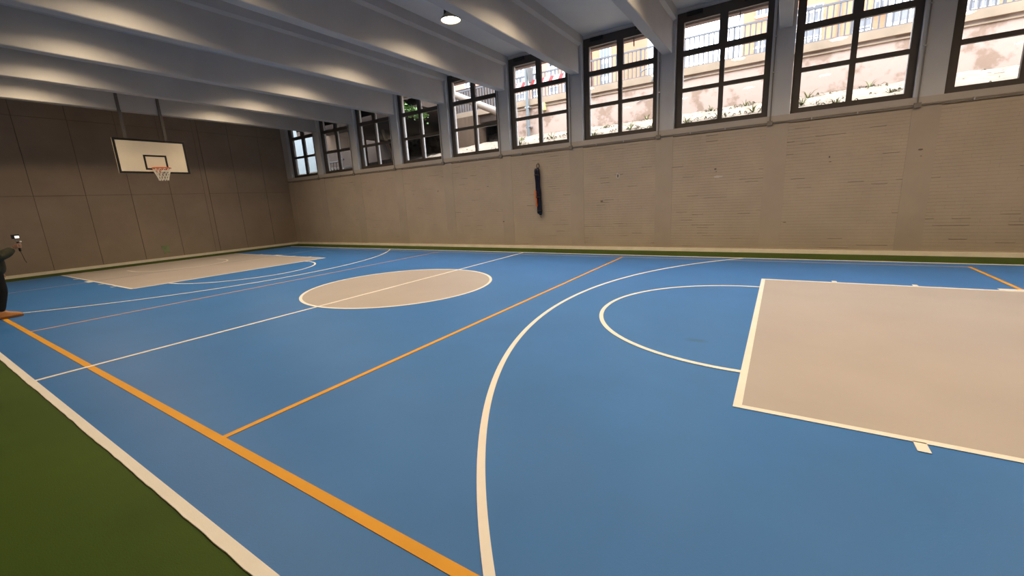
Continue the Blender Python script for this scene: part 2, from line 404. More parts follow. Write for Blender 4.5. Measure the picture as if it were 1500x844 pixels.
# ------------------------------------------------------------------ hoop end wall (wall_left) with panels
wall_left = struct(MB().box(XL-.3, XL-.02, YF-.3, YW+.03, -.2, ZC+.02).build('wall_left', MT['joint']))
ys = [.116+1.172*k for k in range(-6, 6)]
ys = [YF] + [y for y in ys if YF+.2 < y < YW-.2] + [YW]
zs = [0, 2.41, 4.76, ZC]
rp = random.Random(11)
for j in range(len(ys)-1):
    a, b = ys[j]+.006, ys[j+1]-.006
    if abs(ys[j]-2.46) < .05: a = ys[j]+.112
    if abs(ys[j+1]-2.46) < .05: b = ys[j+1]-.075
    if abs(ys[j]-2.46) < .05:
        MB().box(XL-.03, XL-.012, 2.40, 2.555, 0, ZC-.005).build('cover_strip', MT['panel_paint'], wall_left)
    for k in range(3):
        d = rp.uniform(-.003, .003)
        MB().box(XL-.03, XL+d, a, b, zs[k]+(.005 if k else 0), zs[k+1]-.005).build('wall_panel', MT['panel_paint'], wall_left)
# a faded green stencil low on the wall
gp = MB()
for y0, y1, z0, z1 in ((.62,.86,.40,.54), (.66,.73,.22,.40), (.78,.85,.25,.40), (.73,.78,.30,.40)):
    gp.box(XL, XL+.006, y0, y1, z0, z1)
gp.build('green_paint_mark', MT['greenpatch'], wall_left)['label'] = 'faded green paint mark low on the wall'
struct(MB().box(XL-.01, XL+.022, YF+.02, YW-.02, 0, .092).build('baseboard_left', MT['cream']))
# the other two walls
struct(MB().box(XR+.0, XR+.3, YF-.3, YW+.03, -.2, ZC+.02).build('wall_right', MT['panel_paint']))
struct(MB().box(XL-.02, XR+.02, YF-.3, YF, -.2, ZC+.02).build('wall_front', MT['wall_paint']))
struct(MB().box(XR-.022, XR+.01, YF+.02, YW-.02, 0, .092).build('baseboard_right', MT['cream']))
struct(MB().box(XL+.02, XR-.02, YF-.005, YF+.022, 0, .092).build('baseboard_front', MT['cream']))

# ------------------------------------------------------------------ ceiling and its concrete beams
ceiling = struct(MB().box(XL-.4, XR+.4, YF-.4, YW+.78, ZC, ZC+.25).build('ceiling', MT['white_conc']))
MB().box(XL-.4, XR+.4, YW+.60, YW+.78, 5.44, ZC).build('eave_beam', MT['coping_dark'], ceiling)
for x in posts[1:]:                  # the end wall takes the place of the last beam
    c = x + .02                      # the web stands towards the right of its post
    x0, x1 = c-.115, c+.115
    n = 36; mbm = MB()
    prof = [(x0+.012,4.728),(x1-.012,4.728),(x1,4.742),(x1,5.40),(x1+.075,5.455),(x1+.075,ZC+.005),(x0-.075,ZC+.005),(x0-.075,5.455),(x0,5.40),(x0,4.742)]
    vs = []; fs = []; m_ = len(prof)
    for i in range(n+1):
        y = YF+.0 + (YW+.02-YF)*i/n
        for (px, pz) in prof:
            w = .006*noise.noise((px*3, y*2.3, pz*2+x*7))
            if pz < 5.5: vs.append((px + w, y, pz + (.006*noise.noise((x*5, y*3.1, px)) if pz < 4.8 else 0)))
            else: vs.append((px, y, pz))
    for i in range(n):
        for k in range(m_): fs.append((i*m_+k, (i+1)*m_+k, (i+1)*m_+(k+1) % m_, i*m_+(k+1) % m_))
    fs += [tuple(range(m_)), tuple(range((n+1)*m_-1, n*m_-1, -1))]
    mbm.add(vs, fs).build('beam', MT['beam_paint'], ceiling)

# ------------------------------------------------------------------ windows
WY0, WY1 = 6.0, 6.07
def window(i, xl, xr):
    """dark metal window of six panes between two posts"""
    Wd = xr-xl; xm = xl+.995 if Wd > 1.9 else (xl+xr)/2
    fr = MB()
    fr.box(xl, xl+.15, WY0, WY1, 3.012, 5.57); fr.box(xr-.125, xr, WY0, WY1, 3.012, 5.57)
    fr.box(xl+.15, xr-.125, WY0, WY1, 3.012, 3.128); fr.box(xl+.15, xr-.125, WY0, WY1, 5.36, 5.57)
    w = struct(fr.build('window_%d' % i, MT['frame'], loc=(xl, WY0, 3.012)))
    a, b = xl+.15, xr-.125
    MB().box(a, b, WY0-.006, WY1-.002, 4.635, 4.758).build('transom', MT['frame'], w)
    MB().box(a, b, WY0-.003, WY1-.004, 3.835, 3.922).build('transom', MT['frame'], w)
    MB().box(xm-.05, xm+.05, WY0-.002, WY1-.006, 3.128, 4.635).build('mullion', MT['frame'], w)
    MB().box(xm-.085, xm+.085, WY0-.002, WY1-.006, 4.758, 5.36).build('mullion', MT['frame'], w)
    # pale glazing beads on the outer side of the uprights
    for x0, x1 in ((xl+.10, xl+.148), (xm-.025, xm+.025), (xr-.123, xr-.08)):
        MB().box(x0, x1, WY1, WY1+.075, 3.128, 5.36).build('outer_bead', MT['bead'], w)
    for (x0, x1) in ((a, xm-.05), (xm+.05, b)):
        for (z0, z1) in ((3.128, 3.835), (3.922, 4.635), (4.758, 5.36)):
            if z0 > 4.7: x0_, x1_ = (x0, x1-.035) if x0 == a else (x0+.035, x1)
            else: x0_, x1_ = x0, x1
            MB().box(x0_, x1_, WY0+.03, WY0+.036, z0, z1).build('pane', MT['glass'], w)
    # opener: two black motor boxes and a thin rod under the ceiling
    for cx in (xl+.38, xr-.40):
        MB().box(cx-.17, cx+.17, WY0-.055, WY0, 5.475, 5.555).build('opener_box', MT['black'], w)
    MB().tube([(xl+.25, WY0-.07, 5.575), (xr-.2, WY0-.07, 5.575)], .009, 8).build('opener_rod', MT['steel'], w, True)
    # arm of the opener hanging outside the right hand vent
    MB().tube([(xm+.30, WY1+.12, 5.40), (xm+.30, WY1+.13, 5.18)], .014, 6).build('vent_arm', MT['frame'], w)
# counted from the right in the photograph
k = 0
for idx in range(len(posts)-2, -1, -1):
    k += 1; window(k, posts[idx]+PW+.005, posts[idx+1]-PW+.0)

# ------------------------------------------------------------------ electrical conduit under the sills
cd = thing('electrical_conduit', 'taupe conduit running below the windows with risers up each post', 'conduit', (0, YW-.02, 2.865))
CY = YW-.022
MB().tube([(XL+.05, CY, 2.865), (XR-.05, CY, 2.865)], .014, 8).build('pipe', MT['conduit'], cd, True)
for i, x in enumerate(posts):
    if x < XL+.6 or x > XR-.5: continue
    xr_ = x-PW+.06
    MB().box(xr_-.05, xr_+.05, YW-.055, YW-.004, 2.82, 2.91).build('junction_box', MT['conduit'], cd)
    MB().tube([(xr_, CY, 2.91), (xr_, CY, 5.30), (xr_, CY+.01, ZC-.01)], .012, 8).build('riser', MT['conduit'], cd, True)
    for z in (3.9, 4.6):
        MB().box(xr_-.03, xr_+.03, YW-.038, YW, z-.012, z+.012).build('clip', MT['steel'], cd)
    for dx in (.75, 1.5):
        if xr_+dx < XR-.1: MB().box(xr_+dx-.012, xr_+dx+.012, YW-.04, YW-.004, 2.838, 2.892).build('clip', MT['steel'], cd)

# ------------------------------------------------------------------ bell lamps, two in every bay
def lamp(x, y, label, group=None):
    t = thing('ceiling_lamp', label, 'lamp', (x, y, ZC), group)
    MB().lathe([(.075,.205),(.085,.19),(.095,.12),(.15,.07),(.205,.015),(.212,-.02),(.204,-.02),(.195,.0),(.14,.06),(.06,.10)], (x,y,5.30), 28, False).build('bell', MT['bell'], t, True)
    MB().lathe([(.02,.015),(.194,.0),(.194,-.006),(.02,-.009)], (x,y,5.299), 28).build('lens', MT['lens'], t, True)
    MB().lathe([(.06,.20),(.072,.21),(.072,.25),(.05,.262)], (x,y,5.30), 16).build('driver', MT['bracket'], t, True)
    for s_ in (-1, 1):
        MB().add([(x+s_*.165+dx, y+dy, 5.37) for dx, dy in ((-.012,-.022),(.012,-.022),(.012,.022),(-.012,.022))]+
                 [(x+s_*.10+dx, y+dy, ZC) for dx, dy in ((-.012,-.035),(.012,-.035),(.012,.035),(-.012,.035))],
                 [(0,1,2,3),(4,5,6,7),(0,1,5,4),(1,2,6,5),(2,3,7,6),(3,0,4,7)]).build('bracket_arm', MT['bracket'], t)
    MB().box(x-.14, x+.14, y-.05, y+.05, ZC-.012, ZC).build('ceiling_plate', MT['bracket'], t)
    L = bpy.data.lights.new('lamp_light', 'AREA'); L.shape = 'DISK'; L.size = .36; L.energy = LAMP_W; L.color = LAMP_C; L.spread = math.radians(154)
    lo = bpy.data.objects.new('lamp_light', L); COL.objects.link(lo); lo.parent = t; lo.location = (0, 0, 5.286-ZC)
for i in range(1, len(posts)-1):
    x = (posts[i]+posts[i+1])/2 + .005
    for y in (2.22, -2.3):
        if abs(x-.06) < .5 and y > 0: lamp(x, y, 'lit bell lamp hanging in full view below the ceiling')
        elif abs(x+2.32) < .5 and y > 0: lamp(x, y, 'lit bell lamp half hidden behind a beam edge')
        else: lamp(x, y, 'lit bell lamp hidden up between the ceiling beams', 'hidden bell lamps between the beams')

# ------------------------------------------------------------------ basketball hoop at the far end
BX = -10.41
hp = thing('basketball_hoop', 'white backboard with orange rim hung from the ceiling beam', 'basketball hoop', (BX, .07, 2.92))
y0, y1, z0, z1 = -.83, .97, 2.915, 3.93
MB().box(BX-.03, BX, y0, y1, z0, z1).build('backboard', MT['board'], hp)
bl = MB()
for (a,b,c,d) in ((y0,y1,z0,z0+.06),(y0,y1,z1-.06,z1),(y0,y0+.06,z0+.06,z1-.06),(y1-.06,y1,z0+.06,z1-.06)):
    bl.box(BX, BX+.004, a, b, c, d)
bl.build('border', MT['boardline'], hp)
bl = MB(); a, b, c, d = -.185, .405, 3.03, 3.475
for (p,q,r_,s_) in ((a,b,c,c+.05),(a,b,d-.05,d),(a,a+.05,c+.05,d-.05),(b-.05,b,c+.05,d-.05)):
    bl.box(BX, BX+.004, p, q, r_, s_)
bl.build('target_square', MT['boardline'], hp)
RC = (BX+.40, .08, 3.05)
rm = MB(); N = 40; ring = []
vs = []; fs = []
for i in range(N):
    a = 2*PI*i/N
    for k_ in range(8):
        b = 2*PI*k_/8; rr = .225+.016*math.cos(b)
        vs.append((RC[0]+rr*math.cos(a), RC[1]+rr*math.sin(a), RC[2]+.016*math.sin(b)))
for i in range(N):
    for k_ in range(8): fs.append((i*8+k_, i*8+(k_+1)%8, ((i+1)%N)*8+(k_+1)%8, ((i+1)%N)*8+k_))
rm.add(vs, fs).build('rim', MT['rim'], hp, True)
br = MB(); br.box(BX+.004, BX+.016, RC[1]-.09, RC[1]+.09, 2.94, 3.06)
for s_ in (-1, 1):
    br.add([(BX+.01,RC[1]+s_*.05,3.055),(BX+.21,RC[1]+s_*.10,3.055),(BX+.01,RC[1]+s_*.05,2.95),(BX+.01,RC[1]+s_*.06,3.055),(BX+.21,RC[1]+s_*.11,3.055),(BX+.01,RC[1]+s_*.06,2.95)],
           [(0,1,2),(5,4,3),(0,3,4,1),(1,4,5,2),(2,5,3,0)])
br.box(BX+.01, BX+.19, RC[1]-.05, RC[1]+.05, 3.045, 3.057)
br.build('rim_bracket', MT['rim'], hp)
nt_ = MB(); K = 12; lev = [(.222,0),(.195,-.09),(.165,-.18),(.135,-.27),(.12,-.36)]
for i in range(K):
    for s_ in (-1, 1):
        pts = []
        for j, (rr, dz) in enumerate(lev):
            a = 2*PI*(i + s_*.5*j)/K; pts.append((RC[0]+rr*math.cos(a), RC[1]+rr*math.sin(a), RC[2]-.012+dz))
        nt_.tube(pts, .0085, 5, False)
nt_.build('net', MT['net'], hp)
for y in (-.485, .505):
    MB().box(BX-.10, BX-.03, y-.035, y+.035, z0+.1, 4.72).build('support_pole', MT['pole'], hp)
    MB().box(BX-.10, BX-.055, y-.035, y+.035, 4.72, 5.6).build('support_pole', MT['pole'], hp)

# ------------------------------------------------------------------ navy roll hanging on the window wall
bg_ = thing('rolled_net_bundle', 'long navy roll with orange strip hanging from a hook on brick wall', 'rolled net', (.05, YW-.08, .98))
yb = YW-.085
rr = random.Random(4)
def wob(x0, x1, za, zb, n, y, r0, amp, seed):
    pts, rs = [], []
    for i in range(n+1):
        t = i/n; pts.append((x0+(x1-x0)*t+amp*noise.noise((t*4, seed, 0)), y+amp*.5*noise.noise((t*3, seed, 5)), za+(zb-za)*t))
        e = .55 if i in (0, n) else 1
        rs.append(r0*e*(1+.12*noise.noise((t*7, seed, 9))))
    return pts, rs
p_, r_ = wob(.055, .105, 2.40, 1.02, 26, yb, .062, .018, 1.0)
MB().tube(p_, r_, 14).build('roll', MT['navy'], bg_, True)
p_, r_ = wob(.005, .055, 2.38, 1.06, 26, yb-.035, .036, .014, 2.3)
MB().tube(p_, r_, 12).build('fold', MT['navy'], bg_, True)
p_, r_ = wob(.0, .02, 1.76, 1.27, 12, yb-.06, .03, .012, 4.1)
MB().tube(p_, r_, 10).build('orange_strip', MT['orange_cloth'], bg_, True)['label'] = 'orange strip showing along the roll'
for z, x in ((1.55,.055), (2.2,.045), (1.15,.09)):
    MB().lathe([(.078,-.02),(.082,-.015),(.082,.015),(.078,.02)], (x, yb-.012, z), 18).build('strap', MT['black'], bg_, True)
MB().tube([(.07+.045*math.cos(a), yb+.01, 2.455+.06*math.sin(a)) for a in [2*PI*i/16 for i in range(17)]], .011, 6, False).build('ring', MT['black'], bg_, True)
MB().tube([(.07, YW+.01, 2.53), (.07, YW-.10, 2.525), (.07, YW-.105, 2.56)], .009, 6).build('wall_hook', MT['steel'], bg_, True)
MB().tube([(.10, yb, 1.03), (.115, yb-.01, .97), (.13, yb-.01, .93)], [.03, .022, .006], 8).build('cord_end', MT['conduit'], bg_, True)

# ------------------------------------------------------------------ outdoors: ground, retaining wall, railing
GX0, GX1, GN, GM = -24, 16, 200, 26
gv = []; gf = []
def gz(x, y):
    t = (y-6.25)/(9.6-6.25); base = 3.0+.93*max(0, t)**.85
    if x < -4.5: base -= .15*min(1, (-4.5-x)/3)
    return base + .05*noise.noise((x*1.3, y*1.3, 0)) + .03*noise.noise((x*4, y*4, 2))
for j in range(GM+1):
    for i in range(GN+1):
        x = GX0+(GX1-GX0)*i/GN; y = 6.26+(13-6.26)*j/GM; gv.append((x, y, gz(x, min(y, 9.7))))
for j in range(GM):
    for i in range(GN):
        a = j*(GN+1)+i; gf.append((a, a+1, a+GN+2, a+GN+1))
go = MB().add(gv, gf).build('ground_outside', MT['dirt'], None, True); struct(go)
go.data.materials.append(MT['dirt_shade'])
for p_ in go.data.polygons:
    if p_.center.x < -6.1 + .5*noise.noise((p_.center.y*2, 0, 0)): p_.material_index = 1  # shade on the left part of the slope painted in as darker dirt
RW0 = -3.5
rw = thing('retaining_wall', 'stained pinkish concrete retaining wall seen through the right windows', 'wall', (RW0, 9.5, 3.5))
MB().box(RW0, 17, 9.5, 9.85, 2.6, 5.01).build('wall_face', MT['stained'], rw)
MB().box(RW0, 17, 9.455, 9.85, 4.90, 4.935).build('ledge', MT['coping'], rw)
MB().box(-6.3, 17, 9.40, 9.95, 5.01, 5.22).build('coping', MT['coping'], rw)
struct(MB().box(-3.3, 30, 9.96, 60, 5.0, 5.15).box(-30, -3.3, 13.05, 60, 5.0, 5.15).build('street_outside', MT['street']))
rg = thing('street_railing', 'grey metal bar railing along top of retaining wall', 'railing', (5, 9.65, 5.2))
MB().box(-6.3, 17, 9.63, 9.67, 6.10, 6.15).build('top_rail', MT['rail_metal'], rg)
MB().box(-6.3, 17, 9.64, 9.66, 5.27, 5.30).build('bottom_rail', MT['rail_metal'], rg)
b0 = None; i = 0; x = -6.25
while x < 17:
    post = (i % 10 == 0); w_ = .028 if post else .018
    if post: MB().box(x-w_, x+w_, 9.63, 9.67, 5.2, 6.12).build('post', MT['rail_metal'], rg)
    elif b0 is None: b0 = MB().box(x-w_, x+w_, 9.642, 9.658, 5.28, 6.11).build('bar', MT['rail_metal'], rg); bx = x
    else: piece(b0, rg, (x-bx, 0, 0))
    x += .137; i += 1
# red and white barrier boards on the railing, a pole and a yellow box (second lit window)
bb = thing('barrier_board', 'red and white striped barrier board on railing behind white pole', 'barrier', (-1.3, 9.58, 5.65))
MB().box(-3.2, -.75, 9.57, 9.60, 5.62, 5.92).build('board', MT['facade_white'], bb)
for i in range(6):
    x = -3.1+i*.4
    MB().add([(x,9.562,5.62),(x+.16,9.562,5.62),(x+.34,9.562,5.92),(x+.18,9.562,5.92),(x,9.571,5.62),(x+.16,9.571,5.62),(x+.34,9.571,5.92),(x+.18,9.571,5.92)],
             [(0,1,2,3),(7,6,5,4),(0,4,5,1),(1,5,6,2),(2,6,7,3),(3,7,4,0)]).build('red_stripe', MT['red'], bb)
pl = thing('drain_pole', 'pale grey pole with a dark funnel top in front of retaining wall', 'pole', (-2.2, 9.3, 3.7))
MB().tube([(-2.2, 9.3, 3.7), (-2.2, 9.3, 6.3)], .06, 12).build('shaft', MT['bluewhite'], pl, True)
MB().lathe([(.06,0),(.10,.25),(.13,.5),(.12,.5),(.05,.1)], (-2.02, 9.28, 5.75), 14).build('funnel', MT['pole'], pl, True)
for z in (4.2, 4.9): MB().box(-2.30, -2.10, 9.25, 9.5, z, z+.05).build('bracket', MT['steel'], pl)
yx = thing('meter_box', 'small yellow box with a plant under it on retaining wall', 'box', (-1.6, 9.4, 4.72))
MB().box(-1.68, -1.5, 9.36, 9.5, 4.75, 5.0).build('box_body', MT['yellow'], yx)
MB().box(-1.66, -1.52, 9.352, 9.362, 4.78, 4.97).build('box_door', MT['yellow'], yx)
cbl = MB(); cbl.tube([(1.9, 9.47, 4.45), (2.5, 9.46, 4.70), (3.0, 9.46, 4.86), (3.8, 9.46, 4.93)], .014, 6)
tag(cbl.build('loose_cable', MT['conduit'], None, True), 'loose grey cable sagging across face of retaining wall', 'cable')
cbl = MB(); cbl.tube([(2.05, 9.38, 5.35), (2.2, 9.36, 5.42), (2.45, 9.36, 5.40), (2.5, 9.37, 5.2), (2.4, 9.38, 5.02)], .02, 6)
tag(cbl.build('bent_hose', MT['bluewhite'], None, True), 'pale bent hose hanging over wall coping', 'hose')

# weeds on the slope
def weed(x, y, s_, label, seed):
    rr = random.Random(seed); z = gz(x, y); m = MB()
    for i in range(16):
        a = rr.uniform(0, 2*PI); l = s_*rr.uniform(.5, 1); e = rr.uniform(.25, .9); w = .008+.006*rr.random()
        dx, dy = math.cos(a), math.sin(a); px, py = -dy*w, dx*w
        m.add([(x+px,y+py,z-.01),(x-px,y-py,z-.01),(x+dx*l*.5-px*.8,y+dy*l*.5-py*.8,z+l*e*.8),(x+dx*l*.5+px*.8,y+dy*l*.5+py*.8,z+l*e*.8),(x+dx*l,y+dy*l,z+l*e)],
              [(0,1,2,3),(3,2,4)])
    tag(m.build('weed_tuft', MT['weed'], None, False), label, 'weed', 'weeds on the dirt slope')
ws = ['in window %s from the right, %s']
names_ = {2:'second', 3:'third', 4:'fourth', 5:'fifth'}
spots = [(2,6.62,8.9,.28,'left pane, by the wall foot'),(2,7.9,9.1,.26,'right pane, by the wall foot'),(2,6.45,7.2,.24,'left pane, low corner'),(2,7.1,7.0,.26,'left pane, by the mullion'),(2,8.1,7.6,.22,'right pane, low edge'),
  (3,4.25,9.0,.24,'left pane, by the wall foot'),(3,5.15,9.1,.28,'right pane, by the wall foot'),(3,3.95,7.0,.26,'left pane, low corner'),(3,4.7,7.1,.24,'left pane, by the mullion'),(3,5.45,7.3,.26,'right pane, low corner'),
  (4,1.2,8.4,.22,'left pane, by the wall foot'),(4,2.4,8.9,.28,'right pane, by the wall foot'),(4,1.35,7.0,.24,'left pane, low edge'),(4,2.35,7.3,.32,'right pane, by the mullion'),(4,3.0,7.2,.26,'right pane, low corner'),
  (5,-1.9,8.2,.24,'left pane, mid slope'),(5,-1.3,7.1,.26,'left pane, low edge'),(5,-.35,7.6,.26,'right pane, by the mullion'),(5,.35,7.8,.24,'right pane, right edge')]
for i, (wn, x, y, s_, l) in enumerate(spots):
    weed(x, y, s_, 'olive weed on dirt slope, %s window from the right, %s' % (names_[wn], l), 50+i)

# dry litter and trailing stems on the slope
lt = MB(); rq = random.Random(21)
def ground_bit(x, y, l, a, w, lift):
    dx, dy = math.cos(a)*l, math.sin(a)*l; px, py = -math.sin(a)*w, math.cos(a)*w
    vs = []
    for t in (0, .5, 1):
        qx, qy = x+dx*t, y+dy*t; z = gz(qx, qy)+.012+lift*4*t*(1-t)
        vs += [(qx+px, qy+py, z), (qx-px, qy-py, z)]
    lt.add(vs, [(0,1,3,2), (2,3,5,4)])
for (wn, x, y, s_, l) in spots:
    for i in range(20): ground_bit(x+rq.gauss(0,.22), y+rq.gauss(0,.12), rq.uniform(.06,.22), rq.uniform(0,2*PI), rq.uniform(.006,.016), rq.uniform(.01,.07))
for i in range(260): ground_bit(rq.uniform(-4.2, 10.5), rq.uniform(6.6, 9.3), rq.uniform(.04,.16), rq.uniform(0,2*PI), rq.uniform(.005,.014), rq.uniform(0,.03))
lt.build('ground_litter', MT['litter'], go)['kind'] = 'stuff'

# ------------------------------------------------------------------ outdoors left: covered passage seen through the dark windows
cs = thing('covered_walkway', 'dark concrete deck on a tan pier beyond the left windows', 'walkway', (-10, 10, 3))
MB().box(-14.0, -5.9, 7.15, 13, 5.28, 5.55).build('deck', MT['darkconc'], cs)  # front brought close to the hall, shaped to block skylight from the passage
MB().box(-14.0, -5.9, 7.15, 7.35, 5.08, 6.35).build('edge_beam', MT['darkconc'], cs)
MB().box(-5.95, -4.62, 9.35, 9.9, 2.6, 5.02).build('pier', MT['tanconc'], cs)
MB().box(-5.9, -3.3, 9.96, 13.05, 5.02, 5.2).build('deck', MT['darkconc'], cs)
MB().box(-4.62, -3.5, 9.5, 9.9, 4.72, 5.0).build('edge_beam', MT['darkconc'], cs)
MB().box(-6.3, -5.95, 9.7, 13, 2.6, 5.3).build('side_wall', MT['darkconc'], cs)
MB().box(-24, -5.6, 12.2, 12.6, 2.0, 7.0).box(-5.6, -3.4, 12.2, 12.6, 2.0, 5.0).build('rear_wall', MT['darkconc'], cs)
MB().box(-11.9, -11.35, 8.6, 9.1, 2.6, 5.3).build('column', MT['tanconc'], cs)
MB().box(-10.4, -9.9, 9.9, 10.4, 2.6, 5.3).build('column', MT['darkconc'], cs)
MB().tube([(-9.2, 8.3, 4.9), (-8.55, 8.3, 3.1)], .07, 8).build('brace', MT['wood'], cs)
MB().box(-15.4, -12.1, 8.9, 9.0, 4.55, 5.28).build('end_panel', MT['tanconc'], cs)
# rubble in the dark: heaped stones
st = MB(); rs_ = random.Random(9)
def stone(x, y, z, s_):
    o = len(st.v); vs = [(x+s_*a*rs_.uniform(.7,1.1), y+s_*b*rs_.uniform(.7,1.1), z+s_*.75*c*rs_.uniform(.7,1.1)) for a in (-1,1) for b in (-1,1) for c in (-1,1)]
    st.add(vs, [(0,1,3,2),(4,6,7,5),(0,4,5,1),(2,3,7,6),(0,2,6,4),(1,5,7,3)])
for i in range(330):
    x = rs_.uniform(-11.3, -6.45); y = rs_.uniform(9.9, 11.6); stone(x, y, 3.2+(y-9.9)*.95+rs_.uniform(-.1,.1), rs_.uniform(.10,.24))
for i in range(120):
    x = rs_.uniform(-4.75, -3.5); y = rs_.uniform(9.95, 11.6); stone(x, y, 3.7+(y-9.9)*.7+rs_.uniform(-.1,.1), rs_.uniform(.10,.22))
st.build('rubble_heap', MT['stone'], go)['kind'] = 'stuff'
dp = MB(); dp.tube([(-5.75, 8.7, 6.02), (-2.9, 8.7, 4.70)], .13, 14)
dpo = tag(dp.build('sloping_pipe', MT['pipe'], None, True), 'thick cream pipe sloping down across sixth window from the right', 'pipe')
# stacked timbers and a chair shape in the dark windows
tm = thing('timber_rack', 'dark timber trestle with slats beyond the ninth window', 'rack', (-12.6, 8.2, 3.2))
MB().tube([(-13.3, 8.0, 3.9), (-12.9, 8.05, 3.80), (-12.4, 8.05, 3.79), (-11.8, 8.0, 3.86)], .035, 8).build('top_bar', MT['black'], tm, True)
for i in range(6):
    x = -13.1+i*.22; MB().tube([(x, 8.0, 3.78), (x-.1+.04*i, 8.0, 3.05)], .018, 6).build('slat', MT['wood'], tm)
# pale wall beyond the last window
tag(MB().box(-22, -14.75, 8.5, 8.8, 2.5, 7).build('pale_end_wall', MT['bluewhite']), 'cool white rendered wall filling the leftmost window', 'wall')
# hanging shrub over the deck edge
sh = thing('hanging_shrub', 'bright green leafy shrub hanging under deck edge in seventh window', 'shrub', (-6.6, 7.15, 5.2))
lf = MB(); rl = random.Random(5)
for i in range(620):
    u = rl.random(); c = (-7.0+1.75*u, 7.0+rl.uniform(-.2,.15), 5.30-.50*u+rl.gauss(0,.11))
    a = rl.uniform(0,2*PI); t_ = rl.uniform(-.8,.8); l = rl.uniform(.07,.13); d = Vector((math.cos(a)*math.cos(t_), math.sin(a)*math.cos(t_), math.sin(t_)))
    s_ = d.cross(Vector((rl.random()-.5, rl.random()-.5, rl.random()+.2))).normalized()*l*.38
    c = Vector(c); lf.add([c-d*l*.5, c+s_, c+d*l*.6, c-s_], [(0,1,2,3)])
lo = lf.build('foliage', MT['leaf'], sh); lo['kind'] = 'stuff'
stm = MB()
for i in range(5):
    x = -7.0+.32*i; stm.tube([(x, 7.17, 5.25), (x+.05, 7.1, 5.24), (x+.15, 7.0, 4.95-.06*i)], .012, 6)
stm.build('stem', MT['wood'], sh)

# ------------------------------------------------------------------ apartment buildings across the street
def facade_window(b, x0, x1, z0, z1, n, yf, rail=True):
    """white framed window of n panes with a white bar guard"""
    f = MB(); t = .05
    f.box(x0-t, x1+t, yf-.08, yf+.02, z0-t, z0); f.box(x0-t, x1+t, yf-.08, yf+.02, z1, z1+t)
    w = (x1-x0)/n
    for i in range(n+1): f.box(x0+w*i-t/2, x0+w*i+t/2, yf-.08, yf+.02, z0, z1)
    f.box(x0, x1, yf-.07, yf+.02, z0+(z1-z0)*.62, z0+(z1-z0)*.62+.05)
    fo = f.build('window', MT['facade_white'], b)
    for i in range(n): MB().box(x0+w*i+t/2, x0+w*(i+1)-t/2, yf-.03, yf-.01, z0, z1).build('pane', MT['pane_dark'], fo)
    if rail:
        g = MB(); g.box(x0-t, x1+t, yf-.30, yf-.27, z0+.45, z0+.5); g.box(x0-t, x1+t, yf-.30, yf-.27, z0-.05, z0)
        k = int((x1-x0)/.16)
        for i in range(k+1): xx = x0+(x1-x0)*i/k; g.box(xx-.015, xx+.015, yf-.295, yf-.275, z0, z0+.45)
        for xx in (x0-t, x1+t): g.box(xx-.02, xx+.02, yf-.3, yf, z0-.05, z0)
        g.build('window_guard', MT['facade_white'], b)
YB = 24.0
A = thing('apartment_building', 'orange brick apartment building filling the view beyond the right windows', 'building', (9, YB, 5.1))
MB().box(3.7, 20, YB, YB+9, 5.1, 16).build('wall', MT['bricko'], A)
for (x0,x1,z0,z1,n) in ((4.35,4.9,8.6,9.5,3),(4.35,4.9,10.7,11.4,2),(6.2,7.35,8.5,9.5,4),(6.2,7.35,9.8,10.6,3),(8.65,9.4,8.4,9.45,3),(9.45,10.3,9.6,10.5,4),(12.8,13.75,8.2,9.25,4),(15.0,16.0,8.4,9.4,3)):
    facade_window(A, x0, x1, z0, z1, n, YB)
bw = MB(); bw.box(10.0, 12.2, YB-.6, YB, 8.25, 9.9); bo_ = bw.build('glazed_balcony', MT['facade_white'], A)
for i in range(6): MB().box(10.08+i*.35, 10.36+i*.35, YB-.63, YB-.6, 8.9, 9.6).build('pane', MT['pane_dark'], bo_)
MB().tube([(8.1, YB-.08, 5.2), (8.1, YB-.08, 15.9)], .06, 8).build('downpipe', MT['conduit'], A)
MB().box(3.6, 20, YB-.06, YB, 9.62, 9.72).build('string_course', MT['facade_white'], A)
B = thing('apartment_building', 'narrow orange brick building with white glazed stair strip in fourth window', 'building', (-3.7, YB, 5.1))
MB().box(-5.35, -3.5, YB, YB+7, 5.1, 15).build('wall', MT['bricko'], B)
bs = MB(); bs.box(-4.75, -4.02, YB-.15, YB, 5.1, 15); bso = bs.build('stair_strip', MT['facade_white'], B)
for i in range(7):
    z = 7.2+i*1.05
    for j in range(3): MB().box(-4.70+j*.22, -4.52+j*.22, YB-.17, YB-.15, z, z+.8).build('pane', MT['bluewhite'], bso)
Cb = thing('apartment_building', 'pink brick building with rows of white windows beyond the fifth window', 'building', (-10, YB, 5.1))
MB().box(-26, -6.4, YB-.5, YB+8, 5.1, 15).build('wall', MT['brickp'], Cb)
for zz in (8.2, 9.9, 11.6):
    for xx in (-23.4, -21.5, -19.6, -17.8, -16, -14.3, -12.6, -11.2, -9.8, -8.4, -7.3): facade_window(Cb, xx, xx+.7, zz, zz+1.0, 2, YB-.5)

